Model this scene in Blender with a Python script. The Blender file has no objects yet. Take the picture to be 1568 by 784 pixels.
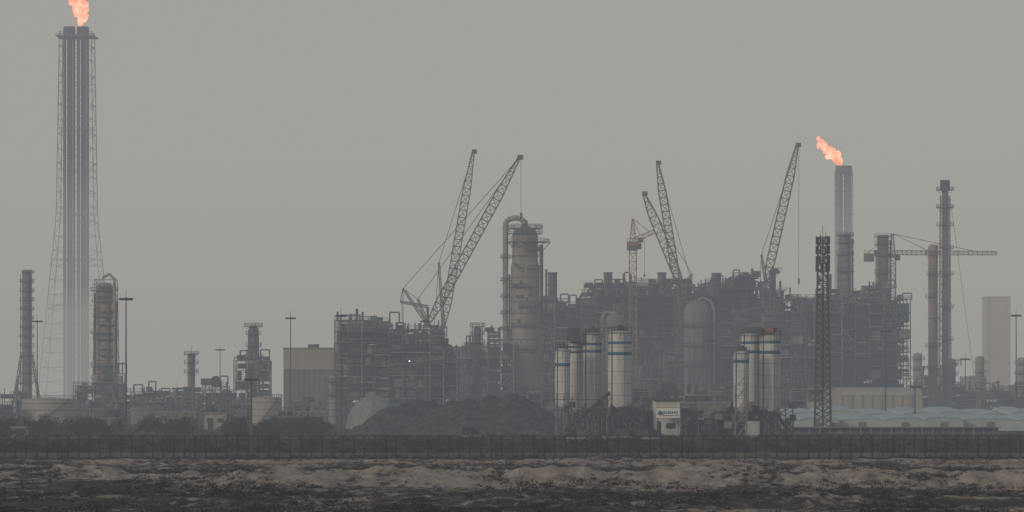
import bpy, math, random
from mathutils import Vector, noise
random.seed(7)
R=random.random
U=random.uniform
FP=6000.0; HZ=610.0; CH=7.75
def sx(x,d): return (x-784.0)*d/FP
def sz(y,d): return CH+(HZ-y)*d/FP
def P(x,y,d): return Vector((sx(x,d),d,sz(y,d)))
sc=bpy.context.scene
sc.view_settings.view_transform='Standard'
try: sc.view_settings.look='None'
except Exception: pass
sc.view_settings.exposure=0

# ------------------------------------------------------------ materials
MAT={}
def mat(name,col,rough=0.8,var=0.35,scale=0.4,streak=False,metal=0.0,spec=0.2):
    m=bpy.data.materials.new(name); m.use_nodes=True
    nt=m.node_tree; b=nt.nodes['Principled BSDF']
    b.inputs['Roughness'].default_value=rough
    b.inputs['Metallic'].default_value=metal
    b.inputs['Specular IOR Level'].default_value=spec
    tc=nt.nodes.new('ShaderNodeTexCoord'); mp=nt.nodes.new('ShaderNodeMapping')
    mp.inputs['Scale'].default_value=(scale,scale,scale*(0.12 if streak else 1))
    nz=nt.nodes.new('ShaderNodeTexNoise'); nz.inputs['Scale'].default_value=1.0
    nz.inputs['Detail'].default_value=6; nz.inputs['Roughness'].default_value=0.65
    rp=nt.nodes.new('ShaderNodeValToRGB')
    rp.color_ramp.elements[0].position=0.32; rp.color_ramp.elements[1].position=0.68
    d=1-var
    rp.color_ramp.elements[0].color=(col[0]*d,col[1]*d*0.98,col[2]*d*0.96,1)
    u=1+var*0.6
    rp.color_ramp.elements[1].color=(min(col[0]*u,.9),min(col[1]*u,.9),min(col[2]*u,.9),1)
    nt.links.new(tc.outputs['Object'],mp.inputs[0]); nt.links.new(mp.outputs[0],nz.inputs['Vector'])
    nt.links.new(nz.outputs['Fac'],rp.inputs[0]); nt.links.new(rp.outputs[0],b.inputs['Base Color'])
    MAT[name]=m; return m
mat('steel_dark',(.032,.040,.052))
mat('steel_mid',(.078,.094,.118),var=.5,scale=.2)
mat('steel_light',(.19,.215,.24),var=.4)
mat('vessel_beige',(.235,.222,.218),streak=True,var=.35)
mat('vessel_pink',(.31,.25,.225),streak=True,var=.35)
mat('vessel_grey',(.15,.165,.185),streak=True,var=.4)
mat('rust_orange',(.27,.15,.09),var=.3)
mat('crane_red',(.11,.088,.088),var=.3)
mat('crane_grey',(.10,.11,.13),var=.3)
mat('crane_yellow',(.20,.165,.13),var=.3)
mat('silo_white',(.50,.53,.55),streak=True,var=.3,scale=.8)
mat('silo_blue',(.025,.12,.23),var=.25)
mat('sign_white',(.68,.70,.72),var=.08)
mat('dome_grey',(.19,.215,.235),var=.2)
mat('wall_cream',(.30,.30,.295),streak=True,var=.2)
mat('wall_pale',(.37,.35,.345),streak=True,var=.08)
mat('wall_grey',(.15,.165,.18),streak=True,var=.3)
mat('glass_dark',(.02,.025,.03),rough=.25,var=.1,spec=.5)
mat('tent_blue',(.33,.42,.47),var=.15,scale=.15)
mat('cable_dark',(.04,.04,.045),var=.1)
mat('fence_steel',(.03,.033,.038),var=.3)
mat('gravel',(.058,.064,.075),var=.65,scale=.5,rough=.95)
mat('tower_red',(.085,.055,.052),var=.2)
mat('tower_grey',(.075,.075,.08),var=.2)
mat('concrete',(.26,.26,.26),var=.35,scale=.15)
mat('leaf_dark',(.030,.035,.033),var=.5,scale=1.2)
mat('scrub_brown',(.030,.025,.022),var=.6,scale=.9,rough=.95)
mat('scrub_grey',(.065,.058,.05),var=.5,scale=.9,rough=.95)
def emis(name,c1,c2,s,scale=.25,holes=0.0):
    m=bpy.data.materials.new(name); m.use_nodes=True; nt=m.node_tree
    nt.nodes.clear()
    o=nt.nodes.new('ShaderNodeOutputMaterial'); e=nt.nodes.new('ShaderNodeEmission')
    tc=nt.nodes.new('ShaderNodeTexCoord'); nz=nt.nodes.new('ShaderNodeTexNoise')
    nz.inputs['Scale'].default_value=scale; nz.inputs['Detail'].default_value=5
    rp=nt.nodes.new('ShaderNodeValToRGB')
    rp.color_ramp.elements[0].position=.38; rp.color_ramp.elements[1].position=.62
    rp.color_ramp.elements[0].color=(*c1,1); rp.color_ramp.elements[1].color=(*c2,1)
    nt.links.new(tc.outputs['Object'],nz.inputs['Vector']); nt.links.new(nz.outputs['Fac'],rp.inputs[0])
    nt.links.new(rp.outputs[0],e.inputs[0]); e.inputs[1].default_value=s
    if holes>0:
        t=nt.nodes.new('ShaderNodeBsdfTransparent'); mx=nt.nodes.new('ShaderNodeMixShader')
        n2=nt.nodes.new('ShaderNodeTexNoise'); n2.inputs['Scale'].default_value=scale*1.4; n2.inputs['Detail'].default_value=4
        r2=nt.nodes.new('ShaderNodeValToRGB'); r2.color_ramp.elements[0].position=.38; r2.color_ramp.elements[1].position=.6
        r2.color_ramp.elements[0].color=(.08,.08,.08,1)
        nt.links.new(tc.outputs['Object'],n2.inputs['Vector']); nt.links.new(n2.outputs['Fac'],r2.inputs[0])
        nt.links.new(r2.outputs[0],mx.inputs[0]); nt.links.new(t.outputs[0],mx.inputs[1]); nt.links.new(e.outputs[0],mx.inputs[2])
        nt.links.new(mx.outputs[0],o.inputs[0])
    else: nt.links.new(e.outputs[0],o.inputs[0])
    MAT[name]=m
emis('flame_glow',(1.0,.22,.10),(1.0,.50,.34),1.9,.22,.6)
emis('lamp_glow',(1,.9,.75),(1,.95,.85),3.0)

# ------------------------------------------------------------ mesh builder
class MB:
    def __init__(s): s.v=[];s.f=[];s.m=[];s.s=[]
    def quadset(s,vs,fs,m,sm=False):
        o=len(s.v); s.v.extend(vs)
        for f in fs: s.f.append([i+o for i in f]); s.m.append(m); s.s.append(sm)
    def box(s,c,size,m):
        x,y,z=c; a,b,h=size[0]/2,size[1]/2,size[2]/2
        vs=[(x-a,y-b,z-h),(x+a,y-b,z-h),(x+a,y+b,z-h),(x-a,y+b,z-h),(x-a,y-b,z+h),(x+a,y-b,z+h),(x+a,y+b,z+h),(x-a,y+b,z+h)]
        s.quadset(vs,[(0,3,2,1),(4,5,6,7),(0,1,5,4),(1,2,6,5),(2,3,7,6),(3,0,4,7)],m)
    def ax(s,a,b):
        a=Vector(a);b=Vector(b); d=(b-a)
        if d.length<1e-6: d=Vector((0,0,1))
        d.normalize()
        r=Vector((0,1,0)) if abs(d.y)<.9 else Vector((1,0,0))
        u=d.cross(r).normalized(); w=u.cross(d).normalized()
        return a,b,u,w
    def beam(s,a,b,t,m,t2=None):
        a,b,u,w=s.ax(a,b); h=t/2; h2=(t2 or t)/2
        vs=[tuple(p+u*i*q+w*j*q) for p,q in((a,h),(b,h2)) for i,j in((-1,-1),(1,-1),(1,1),(-1,1))]
        s.quadset(vs,[(0,1,5,4),(1,2,6,5),(2,3,7,6),(3,0,4,7),(0,3,2,1),(4,5,6,7)],m)
    def cyl(s,a,b,r0,m,r1=None,n=14,caps=True):
        r1=r0 if r1 is None else r1
        a,b,u,w=s.ax(a,b)
        cs=[(math.cos(2*math.pi*i/n),math.sin(2*math.pi*i/n)) for i in range(n)]
        vs=[tuple(a+(u*c+w*q)*r0) for c,q in cs]+[tuple(b+(u*c+w*q)*r1) for c,q in cs]
        s.quadset(vs,[(i,(i+1)%n,n+(i+1)%n,n+i) for i in range(n)],m,True)
        if caps:
            if r0>.01: s.quadset(vs[:n],[tuple(range(n))],m)
            if r1>.01: s.quadset(vs[n:],[tuple(range(n))],m)
    def dome(s,c,r,h,m,n=20,k=6,axis='z'):
        c=Vector(c); vs=[];fs=[]
        for j in range(k+1):
            t=math.pi/2*j/k; rr=r*math.cos(t); hh=h*math.sin(t)
            for i in range(n):
                a=2*math.pi*i/n
                if axis=='z': vs.append((c.x+rr*math.cos(a),c.y+rr*math.sin(a),c.z+hh))
                else: vs.append((c.x+hh,c.y+rr*math.cos(a),c.z+rr*math.sin(a)))
        for j in range(k):
            for i in range(n): fs.append((j*n+i,j*n+(i+1)%n,(j+1)*n+(i+1)%n,(j+1)*n+i))
        s.quadset(vs,fs,m,True)
    def pipe(s,pts,r,m,n=8):
        for i in range(len(pts)-1): s.cyl(pts[i],pts[i+1],r,m,n=n,caps=True)
    def lattice(s,a,b,w0,w1,t,m,n=None,seg=1.1,wm=None,t2=.6):
        a,b,u,w=s.ax(a,b); L=(b-a).length
        n=n or max(3,int(L/((w0+w1)/2*seg)))
        prev=None
        for i in range(n+1):
            f=i/n; ww=(w0+(w1-w0)*f)/2 if wm is None else wm(f)/2
            c=a+(b-a)*f
            cur=[c+u*i2*ww+w*j2*ww for i2,j2 in((-1,-1),(1,-1),(1,1),(-1,1))]
            if prev:
                for k in range(4):
                    s.beam(prev[k],cur[k],t,m)
                    if i%2: s.beam(prev[k],cur[(k+1)%4],t*t2,m)
                    else: s.beam(prev[(k+1)%4],cur[k],t*t2,m)
                    s.beam(cur[k],cur[(k+1)%4],t*t2,m)
            prev=cur
    def ring(s,c,r,z,m,t=.12,a0=0,a1=360,rail=True,w=1.3,n=14,slab='steel_mid'):
        A0=math.radians(a0);A1=math.radians(a1)
        n=max(4,int(n*(a1-a0)/360)); vs=[];fs=[]
        for i in range(n+1):
            a=A0+(A1-A0)*i/n
            for rr in(r*.9,r+w):
                for dz in(-.12,.12): vs.append((c[0]+rr*math.cos(a),c[1]+rr*math.sin(a),z+dz))
        for i in range(n):
            o=i*4;q=o+4
            fs+=[(o+1,o+3,q+3,q+1),(o,q,q+2,o+2),(o+2,q+2,q+3,o+3)]
        s.quadset(vs,fs,slab)
        if rail:
            pr=None
            for i in range(n+1):
                a=A0+(A1-A0)*i/n
                p=Vector((c[0]+(r+w)*math.cos(a),c[1]+(r+w)*math.sin(a),z)); q=p+Vector((0,0,1.2))
                s.beam(p,q,t,m)
                if pr:
                    s.beam(pr,q,t,m); s.beam(pr-Vector((0,0,.6)),q-Vector((0,0,.6)),t*.8,m)
                pr=q
                if i%3==0: s.beam(p,Vector((c[0]+r*math.cos(a),c[1]+r*math.sin(a),z-1.4)),t,m)
    def rail(s,a,b,m='steel_mid',t=.12,sp=2.0):
        a=Vector(a);b=Vector(b);n=max(1,int((b-a).length/sp)); up=Vector((0,0,1.15))
        s.beam(a+up,b+up,t,m); s.beam(a+up*.5,b+up*.5,t*.8,m)
        for i in range(n+1):
            p=a+(b-a)*i/n; s.beam(p,p+up,t,m)
    def done(s,name,extra=None):
        me=bpy.data.meshes.new(name); me.from_pydata([tuple(v) for v in s.v],[],s.f)
        used=list(dict.fromkeys(s.m))
        for u in used: me.materials.append(MAT[u])
        idx={u:i for i,u in enumerate(used)}
        me.polygons.foreach_set('material_index',[idx[q] for q in s.m])
        me.polygons.foreach_set('use_smooth',s.s)
        if extra:
            at=me.attributes.new('sand','FLOAT','POINT'); at.data.foreach_set('value',extra)
        me.update()
        o=bpy.data.objects.new(name,me); sc.collection.objects.link(o); return o

# ------------------------------------------------------------ world / light / haze
w=bpy.data.worlds.new("World"); sc.world=w; w.use_nodes=True
nt=w.node_tree; bg=nt.nodes['Background']; sky=nt.nodes.new('ShaderNodeTexSky')
sky.sky_type='NISHITA'; sky.sun_disc=False
SE,SA=math.radians(18),math.radians(-135)
sky.sun_elevation=SE; sky.sun_rotation=SA; sky.dust_density=3.0; sky.air_density=1.0
nt.links.new(sky.outputs[0],bg.inputs[0]); bg.inputs[1].default_value=0.1
sl=bpy.data.lights.new('sun','SUN'); sl.energy=2.2; sl.angle=math.radians(10); sl.color=(1,.91,.83)
so=bpy.data.objects.new('sun',sl); sc.collection.objects.link(so)
dirv=Vector((math.sin(SA)*math.cos(SE),math.cos(SA)*math.cos(SE),math.sin(SE)))
so.rotation_euler=dirv.to_track_quat('Z','Y').to_euler(); so.location=(0,0,400)

def haze(name,x0,x1,y0,y1,z0,z1,sig,L):
    """dusty air: per-channel extinction sig, equilibrium in-scattered colour L"""
    m=bpy.data.materials.new(name); m.use_nodes=True; nt=m.node_tree; nt.nodes.clear()
    o=nt.nodes.new('ShaderNodeOutputMaterial'); a=nt.nodes.new('ShaderNodeVolumeAbsorption')
    S=max(sig); a.inputs['Color'].default_value=(*[1-q/S for q in sig],1); a.inputs['Density'].default_value=S
    e=nt.nodes.new('ShaderNodeEmission'); e.inputs[0].default_value=(*[l*q/S for l,q in zip(L,sig)],1); e.inputs[1].default_value=S
    ad=nt.nodes.new('ShaderNodeAddShader')
    nt.links.new(a.outputs[0],ad.inputs[0]); nt.links.new(e.outputs[0],ad.inputs[1]); nt.links.new(ad.outputs[0],o.inputs['Volume'])
    MAT[name]=m; b=MB(); b.box(((x0+x1)/2,(y0+y1)/2,(z0+z1)/2),(x1-x0,y1-y0,z1-z0),name); return b.done(name)
haze('sky_haze',-16000,16000,-9000,22000,-6,1600,(.000205,.000225,.000275),(.362,.352,.322))
haze('haze_layer',-9000,9000,1790,12000,-4,60,(.0008,.0008,.0008),(.302,.290,.277))
haze('haze_layer',-9500,9500,1830,13000,-5,120,(.0005,.0005,.0005),(.322,.310,.293))

# ------------------------------------------------------------ ground
def fbm(x,y,o=4):
    return noise.fractal(Vector((x,y,3.1)),1.0,2.0,o)
def clamp(a,l=0.,h=1.): return max(l,min(h,a))
def lerp(y,pts):
    for (a,p),(b,q) in zip(pts,pts[1:]):
        if y<=b: return p+(q-p)*clamp((y-a)/(b-a))
    return pts[-1][1]
def terr(x,y):
    """returns height, sandiness"""
    wob=y+11*noise.noise(Vector((x*.025,y*.01,8)))+4*noise.noise(Vector((x*.15,y*.04,2)))
    s=lerp(wob,[(0,.05),(322,.08),(337,.45),(348,.72),(396,.66),(410,.10),(432,.05),(442,.40),(495,.52),(506,.0),(516,-.5),(9999,-.5)])
    if y>545: return 0.0,s
    k=clamp((545-y)/60)
    h=.14*fbm(x*.06,y*.05)+.16*fbm(x*.35,y*.2,5)
    lf=clamp((x+34)/10,.12,1)
    for (yc,wd,A,fq,sd) in((348,6,1.35,.07,1),(362,5,1.0,.09,2),(378,6,1.1,.06,3),(393,5,.9,.08,4),(292,10,.7,.08,5),(455,8,.4,.1,6),(480,6,.35,.12,7)):
        c=yc+8*noise.noise(Vector((x*.03,sd*7.7,0)))
        m=max(0,1-abs(y-c)/wd)
        a=A*clamp(.55+1.2*fbm(x*fq,sd*3.3,3)+.5*fbm(x*.45,y*.2+sd,4),0,1.6)*(lf if yc<380 else 1)
        h+=a*m**.75
        if yc>300 and m>0: s+=.3*m*a
    if x<-30 and y<372: s*=lf
    s+=fbm(x*.12,y*.05,4)*.7
    return h*k,s
xs=[-16000,-8000,-3000,-1200,-600,-300,-180,-130]+[-100+i*.45 for i in range(445)]+[130,180,300,600,1200,3000,8000,16000]
ys=[-3000,-500,0,100,160,200]+[220+i*.9 for i in range(362)]+[560,620,700,900,1200,1600,2200,3500,6000,12000,21000]
vs=[];sa=[]
for y in ys:
    for x in xs:
        h,s=terr(x,y)
        vs.append((x,y,h if -101<x<101 and 210<y<546 else 0)); sa.append(s)
nx=len(xs); fs=[(j*nx+i,j*nx+i+1,(j+1)*nx+i+1,(j+1)*nx+i) for j in range(len(ys)-1) for i in range(nx-1)]
m=bpy.data.materials.new('desert_ground'); m.use_nodes=True; nt=m.node_tree; b=nt.nodes['Principled BSDF']
b.inputs['Roughness'].default_value=.95; b.inputs['Specular IOR Level'].default_value=.1
geo=nt.nodes.new('ShaderNodeNewGeometry')
def nz(scale,det=6,sxyz=(1,1,1)):
    mp=nt.nodes.new('ShaderNodeMapping'); mp.inputs['Scale'].default_value=sxyz
    n=nt.nodes.new('ShaderNodeTexNoise'); n.inputs['Scale'].default_value=scale; n.inputs['Detail'].default_value=det; n.inputs['Roughness'].default_value=.68
    nt.links.new(geo.outputs['Position'],mp.inputs[0]); nt.links.new(mp.outputs[0],n.inputs['Vector']); return n
def ramp(src,els):
    r=nt.nodes.new('ShaderNodeValToRGB'); e=r.color_ramp.elements
    e[0].position=els[0][0]; e[0].color=(*els[0][1],1); e[1].position=els[-1][0]; e[1].color=(*els[-1][1],1)
    for p,c in els[1:-1]:
        q=e.new(p); q.color=(*c,1)
    nt.links.new(src,r.inputs[0]); return r
def mapr(src,a,b_,c=0,d=1):
    q=nt.nodes.new('ShaderNodeMapRange'); q.inputs[1].default_value=a; q.inputs[2].default_value=b_; q.inputs[3].default_value=c; q.inputs[4].default_value=d
    nt.links.new(src,q.inputs[0]); return q
n1=nz(.6,8,(1,.5,1)); sand=ramp(n1.outputs['Fac'],[(.32,(.19,.16,.138)),(.5,(.35,.30,.262)),(.68,(.50,.44,.39))])
n2=nz(.4,8,(1,.4,1)); dirt=ramp(n2.outputs['Fac'],[(.35,(.028,.024,.022)),(.55,(.075,.062,.054)),(.7,(.15,.128,.11))])
at=nt.nodes.new('ShaderNodeAttribute'); at.attribute_name='sand'
n3=nz(1.0,9,(1,.4,1)); k3=mapr(n3.outputs['Fac'],.32,.68,-.7,.6)
ad=nt.nodes.new('ShaderNodeMath'); ad.operation='ADD'; nt.links.new(at.outputs['Fac'],ad.inputs[0]); nt.links.new(k3.outputs[0],ad.inputs[1])
ss=mapr(ad.outputs[0],.12,.62)
mx=nt.nodes.new('ShaderNodeMix'); mx.data_type='RGBA'
nt.links.new(ss.outputs[0],mx.inputs[0]); nt.links.new(dirt.outputs[0],mx.inputs[6]); nt.links.new(sand.outputs[0],mx.inputs[7])
nt.links.new(mx.outputs[2],b.inputs['Base Color'])
bp=nt.nodes.new('ShaderNodeBump'); bp.inputs['Distance'].default_value=.45; bp.inputs['Strength'].default_value=1.0; n4=nz(1.3,8)
nt.links.new(n4.outputs['Fac'],bp.inputs['Height']); nt.links.new(bp.outputs[0],b.inputs['Normal'])
MAT['desert_ground']=m
g=MB(); g.v=vs; g.f=fs; g.m=['desert_ground']*len(fs); g.s=[True]*len(fs); g.done('ground',sa)

# ------------------------------------------------------------ scrub
def clump(M,c,r,h,n,m,ls):
    ph=U(0,99)
    for i in range(n):
        a=U(0,2*math.pi); q=math.sqrt(R()); z=R()**.8
        k=1+.45*noise.noise(Vector((math.cos(a)*1.5+ph,math.sin(a)*1.5,z*2)))
        rr=r*q*(1-.55*z)*k*1.1
        p=Vector((c[0]+rr*math.cos(a),c[1]+rr*math.sin(a),c[2]+h*z*k))
        d=Vector((U(-1,1),U(-1,1),U(-.3,1))).normalized()*ls*U(.6,1.5)
        e=Vector((U(-1,1),U(-1,1),U(-1,1))).normalized()*ls*U(.3,.7)
        M.quadset([tuple(p-e),tuple(p+e),tuple(p+d)],[(0,1,2)],m)
M=MB()
for i in range(7600):
    y=random.choice([U(255,340),U(255,340),U(255,345),U(340,415),U(345,412),U(400,440),U(400,515),U(500,520)])
    x=U(-1,1)*(y*.14+8)
    dens=noise.noise(Vector((x*.06,y*.035,4)))+.5*noise.noise(Vector((x*.2,y*.1,9)))
    if dens<.0 and R()<.85: continue
    hh,s_=terr(x,y)
    if s_>.9 and R()<.5: continue
    r=U(.2,.75)*(1.9 if dens>.3 and R()<.5 else 1); h=min(1.1,r*U(.35,.85))
    clump(M,(x,y,hh-.05),r,h,int(12+r*38),'scrub_brown' if R()<.75 else 'scrub_grey',.13)
M.done('desert_scrub')
M=MB()
for i in range(620):
    y=U(515,770); x=U(-1,1)*(y*.14+8)
    r=U(.6,2.0); h=r*U(.35,.7)
    clump(M,(x,y,0),r,h,int(40*r+20),'leaf_dark',.28)
for i in range(190):
    px=random.choice([U(-30,118),U(-30,118),U(118,190),U(215,300),U(345,380),U(400,500),U(395,500)]); y=U(800,960)
    x=sx(px,y); r=U(1.3,2.8); h=U(1.2,3.6)
    clump(M,(x,y,0),r,h,int(90*r),'leaf_dark',.4)
M.done('shrub_thicket')

# ------------------------------------------------------------ perimeter fence
M=MB(); FD=500
x=-112.0; k=0
while x<112:
    M.beam((x,FD,-.1),(x,FD,2.55),.13 if k%3 else .17,'fence_steel')
    pts=[(x,FD,2.55),(x+.05,FD-.12,2.8),(x+.16,FD-.3,2.98),(x+.34,FD-.45,3.05),(x+.50,FD-.55,2.95)]
    for i in range(4): M.beam(pts[i],pts[i+1],.10,'fence_steel')
    pts=[(x,FD,2.55),(x-.05,FD+.12,2.8),(x-.16,FD+.3,2.98),(x-.34,FD+.45,3.05)]
    for i in range(3): M.beam(pts[i],pts[i+1],.10,'fence_steel')
    x+=1.35; k+=1
for z in(.15,1.3,2.5): M.beam((-112,FD+.08,z),(112,FD+.08,z),.08,'fence_steel')
for z,yy in((2.8,-.12),(3.0,-.34),(3.0,.36)): M.beam((-112,FD+yy,z),(112,FD+yy,z),.035,'fence_steel')
x=-112
while x<112:
    M.beam((x,FD+.1,.1),(x,FD+.1,2.5),.036,'fence_steel'); x+=.13
M.done('perimeter_fence')
M=MB()
for i in range(46):
    a=-112+i*5; M.box((a+2.5,FD+12,.3),(4.9,.25,.7),'wall_grey')
M.done('low_wall')

# ------------------------------------------------------------ industrial parts
def column(M,x,d,ytop,r,base=0,m='vessel_grey',plats=(),segs=None,ladder=True,dome=True,flare=None,y0=None):
    X=sx(x,d); zt=sz(ytop,d)
    M.cyl((X,d,base),(X,d,zt-(r*.6 if dome else 0)),r,m,n=22)
    if flare: M.cyl((X,d,0),(X,d,flare[1]),flare[0],m,r1=r,n=22)
    if dome: M.dome((X,d,zt-r*.6),r,r*.6,m)
    for z in [base+(zt-base)*k/7 for k in range(1,7)]:
        M.cyl((X,d,z-.12),(X,d,z+.12),r*1.035,'steel_mid',n=22,caps=False)
    for py in plats:
        if isinstance(py,tuple): py,ww,a0,a1=py
        else: ww,a0,a1=1.4,U(0,120)-180,U(80,180)
        M.ring((X,d),r,sz(py,d),'steel_mid',a0=a0,a1=a1,w=ww)
    if ladder:
        for a in(-.25,.25): M.beam((X+r*.75+.3,d-r*.75-.3+a,base),(X+r*.75+.3,d-r*.75-.3+a,zt),.12,'steel_dark')
        z=base
        while z<zt: M.beam((X+r*.75+.3,d-r*.75-.5,z),(X+r*.75+.3,d-r*.75+.1,z),.1,'steel_dark'); z+=1.0
def structure(M,x0,x1,d0,d1,top,z0=0,bay=6.0,fl=5.5,rows=3,fill=.8,light=.35,tt=.4,back=.75):
    """multi-storey open steel frame full of vessels, ducts and pipework. top(x)->z"""
    nb=max(1,int(round((x1-x0)/bay))); bw=(x1-x0)/nb; rd=(d1-d0)/rows
    for i in range(nb):
        xa=x0+i*bw; xb=xa+bw; tz=top((xa+xb)/2)
        nl=max(1,int((tz-z0)/fl+.5)); lf=(tz-z0)/nl
        for j in range(rows+1):
            y=d0+j*rd
            cm='steel_light' if R()<light else 'steel_mid'
            M.beam((xa,y,z0),(xa,y,tz),tt,cm)
            if i==nb-1: M.beam((xb,y,z0),(xb,y,tz),tt,cm)
            for l in range(1,nl+1):
                z=z0+l*lf
                M.beam((xa,y,z),(xb,y,z),tt*U(.6,1.1),'steel_light' if R()<light else 'steel_mid')
                if j==0 and R()<.6:
                    M.rail((xa,y-.3,z+.1),(xb,y-.3,z+.1),'steel_mid' if R()<.6 else 'steel_light',.13,2.2)
                if R()<.22:
                    if R()<.5: M.beam((xa,y,z-lf),(xb,y,z),tt*.6,cm)
                    else: M.beam((xb,y,z-lf),(xa,y,z),tt*.6,cm)
                    if R()<.4: M.beam((xa,y,z-lf),((xa+xb)/2,y,z),tt*.6,cm); 
        for j in range(rows):
            y=d0+(j+.5)*rd
            for l in range(nl):
                za=z0+l*lf
                if l>0 and R()<.75: M.box(((xa+xb)/2,y,za+.05*U(.8,1.2)),(bw*.98,rd*.96,.22),'steel_dark')
                if j==rows-1 and R()<back*(1 if l<nl-1 else .6):
                    M.box(((xa+xb)/2,y+rd*.2,za+lf*.5),(bw*U(.85,1.05),rd*.4,lf*U(.8,1.0)),random.choice(['steel_dark','steel_dark','steel_mid']))
                if R()>fill: continue
                c=R(); mm=random.choice(['steel_dark','steel_dark','steel_mid','steel_mid','vessel_grey','vessel_beige','steel_dark'])
                if c<.22:
                    r=U(.8,1.0)*lf*.27; zc=za+lf*U(.4,.55)
                    M.cyl((xa+.6,y,zc),(xb-.6,y,zc),r,mm,n=12); M.dome((xb-.6,y,zc),r,r*.5,mm,n=12,k=3,axis='x')
                elif c<.42:
                    for q in range(random.randint(1,3)):
                        xx=U(xa+1,xb-1); r=U(.5,1.3); M.cyl((xx,y+U(-1,1),za),(xx,y,za+lf*U(.6,1.0)),r,mm,n=10)
                elif c<.62:
                    M.box((U(xa+bw*.35,xb-bw*.35),y,za+lf*.4),(bw*U(.4,.85),rd*.6,lf*U(.4,.8)),mm)
                elif c<.92:
                    for q in range(random.randint(3,7)):
                        z=za+U(.2,.95)*lf; yy=d0+(j+U(.1,.9))*rd
                        M.cyl((xa,yy,z),(xb,yy,z),U(.12,.35),random.choice(['steel_mid','steel_light','vessel_grey','steel_dark']),n=6,caps=False)
                        if R()<.6:
                            xx=U(xa,xb); M.cyl((xx,yy-.4,za),(xx,yy-.4,za+lf*U(.6,1.6)),U(.1,.3),random.choice(['steel_mid','steel_light','steel_dark']),n=6,caps=False)
        for q in range(random.randint(1,4)):
            xx=U(xa,xb); y=U(d0,d1); c=R()
            if c<.35: M.cyl((xx,y,tz),(xx,y,tz+U(1.5,4.5)),U(.15,.5),'steel_mid',n=8)
            elif c<.6: M.box((xx,y,tz+.9),(U(1,4),U(1,4),U(1.2,2.4)),'steel_dark')
            elif c<.8: M.dome((xx,y,tz),U(.8,1.8),U(1,2.2),'vessel_grey',n=10,k=4)
            else:
                xx2=xx+U(2,4); h=U(2,4)
                M.pipe([(xx,y,tz),(xx,y,tz+h),(xx2,y,tz+h),(xx2,y,tz)],.25,'steel_mid')
        if R()<.7: M.rail((xa,d0,tz),(xb,d0,tz),'steel_mid',.13)

def prof(pts,d):
    q=[(sx(a,d),sz(b,d)) for a,b in pts]
    def f(x):
        r=q[0][1]
        for a,b in q:
            if x>=a: r=b
        return r
    return f

# main process unit
D=1500
M=MB()
pts=[(826,458),(850,462),(872,466),(893,448),(905,438),(950,446),(960,432),(990,440),(1005,432),(1030,438),(1050,440),(1070,436),(1085,432),(1115,436),(1125,422),(1160,422),(1165,436),(1190,444),(1215,456),(1240,456),(1262,458),(1285,446),(1310,450),(1325,440),(1365,438),(1378,458),(1388,490)]
structure(M,sx(828,D),sx(1394,D),D,D+52,prof(pts,D),rows=4,bay=5.2,fl=5.0,fill=.92,light=.17,tt=.36,back=.98)
for i in range(60):
    x=U(840,1375); y=U(462,590); dd=D+U(8,44); M.box(P(x,y,dd),(U(5,12),U(4,8),U(4,9)),random.choice(['steel_dark','steel_dark','steel_mid']))
X=sx(1142,D); M.cyl((X,D+4,sz(434,D)),(X,D+20,sz(434,D)),4.2,'steel_mid',n=24); M.cyl((X,D+3.5,sz(434,D)),(X,D+4.2,sz(434,D)),3.0,'steel_dark',n=24)
M.done('process_unit_structure')
M=MB()
structure(M,sx(975,1440),sx(1255,1440),1440,1462,prof([(975,560),(1010,540),(1030,515),(1095,510),(1130,480),(1200,490),(1230,530)],1440),rows=2,bay=5,fl=4.6,fill=.8,light=.25,tt=.32)
M.done('pipe_rack_structure')
M=MB()
for (a,b,yy) in((893,958,452),(1010,1060,446),(1215,1262,474),(1175,1195,430)):
    z=sz(yy,1496); xa=sx(a,1496); xb=sx(b,1496); n=int((xb-xa)/4)
    for i in range(n):
        c=xa+(i+.5)*(xb-xa)/n; M.box((c,1492,z+3.2),(3.7,7,1.0),'steel_mid'); M.cyl((c,1492,z+3.7),(c,1492,z+4.6),1.6,'steel_dark',n=14)
        M.beam((c-1.7,1489,z-1),(c-1.7,1489,z+3),.3,'steel_light'); M.beam((c-1.7,1489,z-1),(c+1.7,1489,z+3),.2,'steel_light')
    M.rail((xa,1488.4,z+3.7),(xb,1488.4,z+3.7),'steel_light')
M.done('air_cooler_bank')
for (a,t,w_,b) in((846,417,14,470),(931,417,13,470),(1013.5,417,13,470),(1097,418,14,460),(1183,418,10,460),(1269,420,9,470)):
    M=MB(); d=1515; X=sx(a,d); zt=sz(t,d); r=w_*d/FP/2
    M.cyl((X,d,0),(X,d,zt),r,'steel_mid',n=18,caps=False); M.cyl((X,d,zt-.5),(X,d,zt),r*1.12,'steel_mid',n=18); M.cyl((X,d,zt-5),(X,d,zt-4.7),r*1.12,'steel_mid',n=18)
    M.cyl((X,d,0),(X,d,sz(462,d)),r*1.6,'steel_mid',n=18); M.ring((X,d),r,sz(b,d),'steel_mid',w=1.2); M.done('exhaust_stack')
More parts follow.
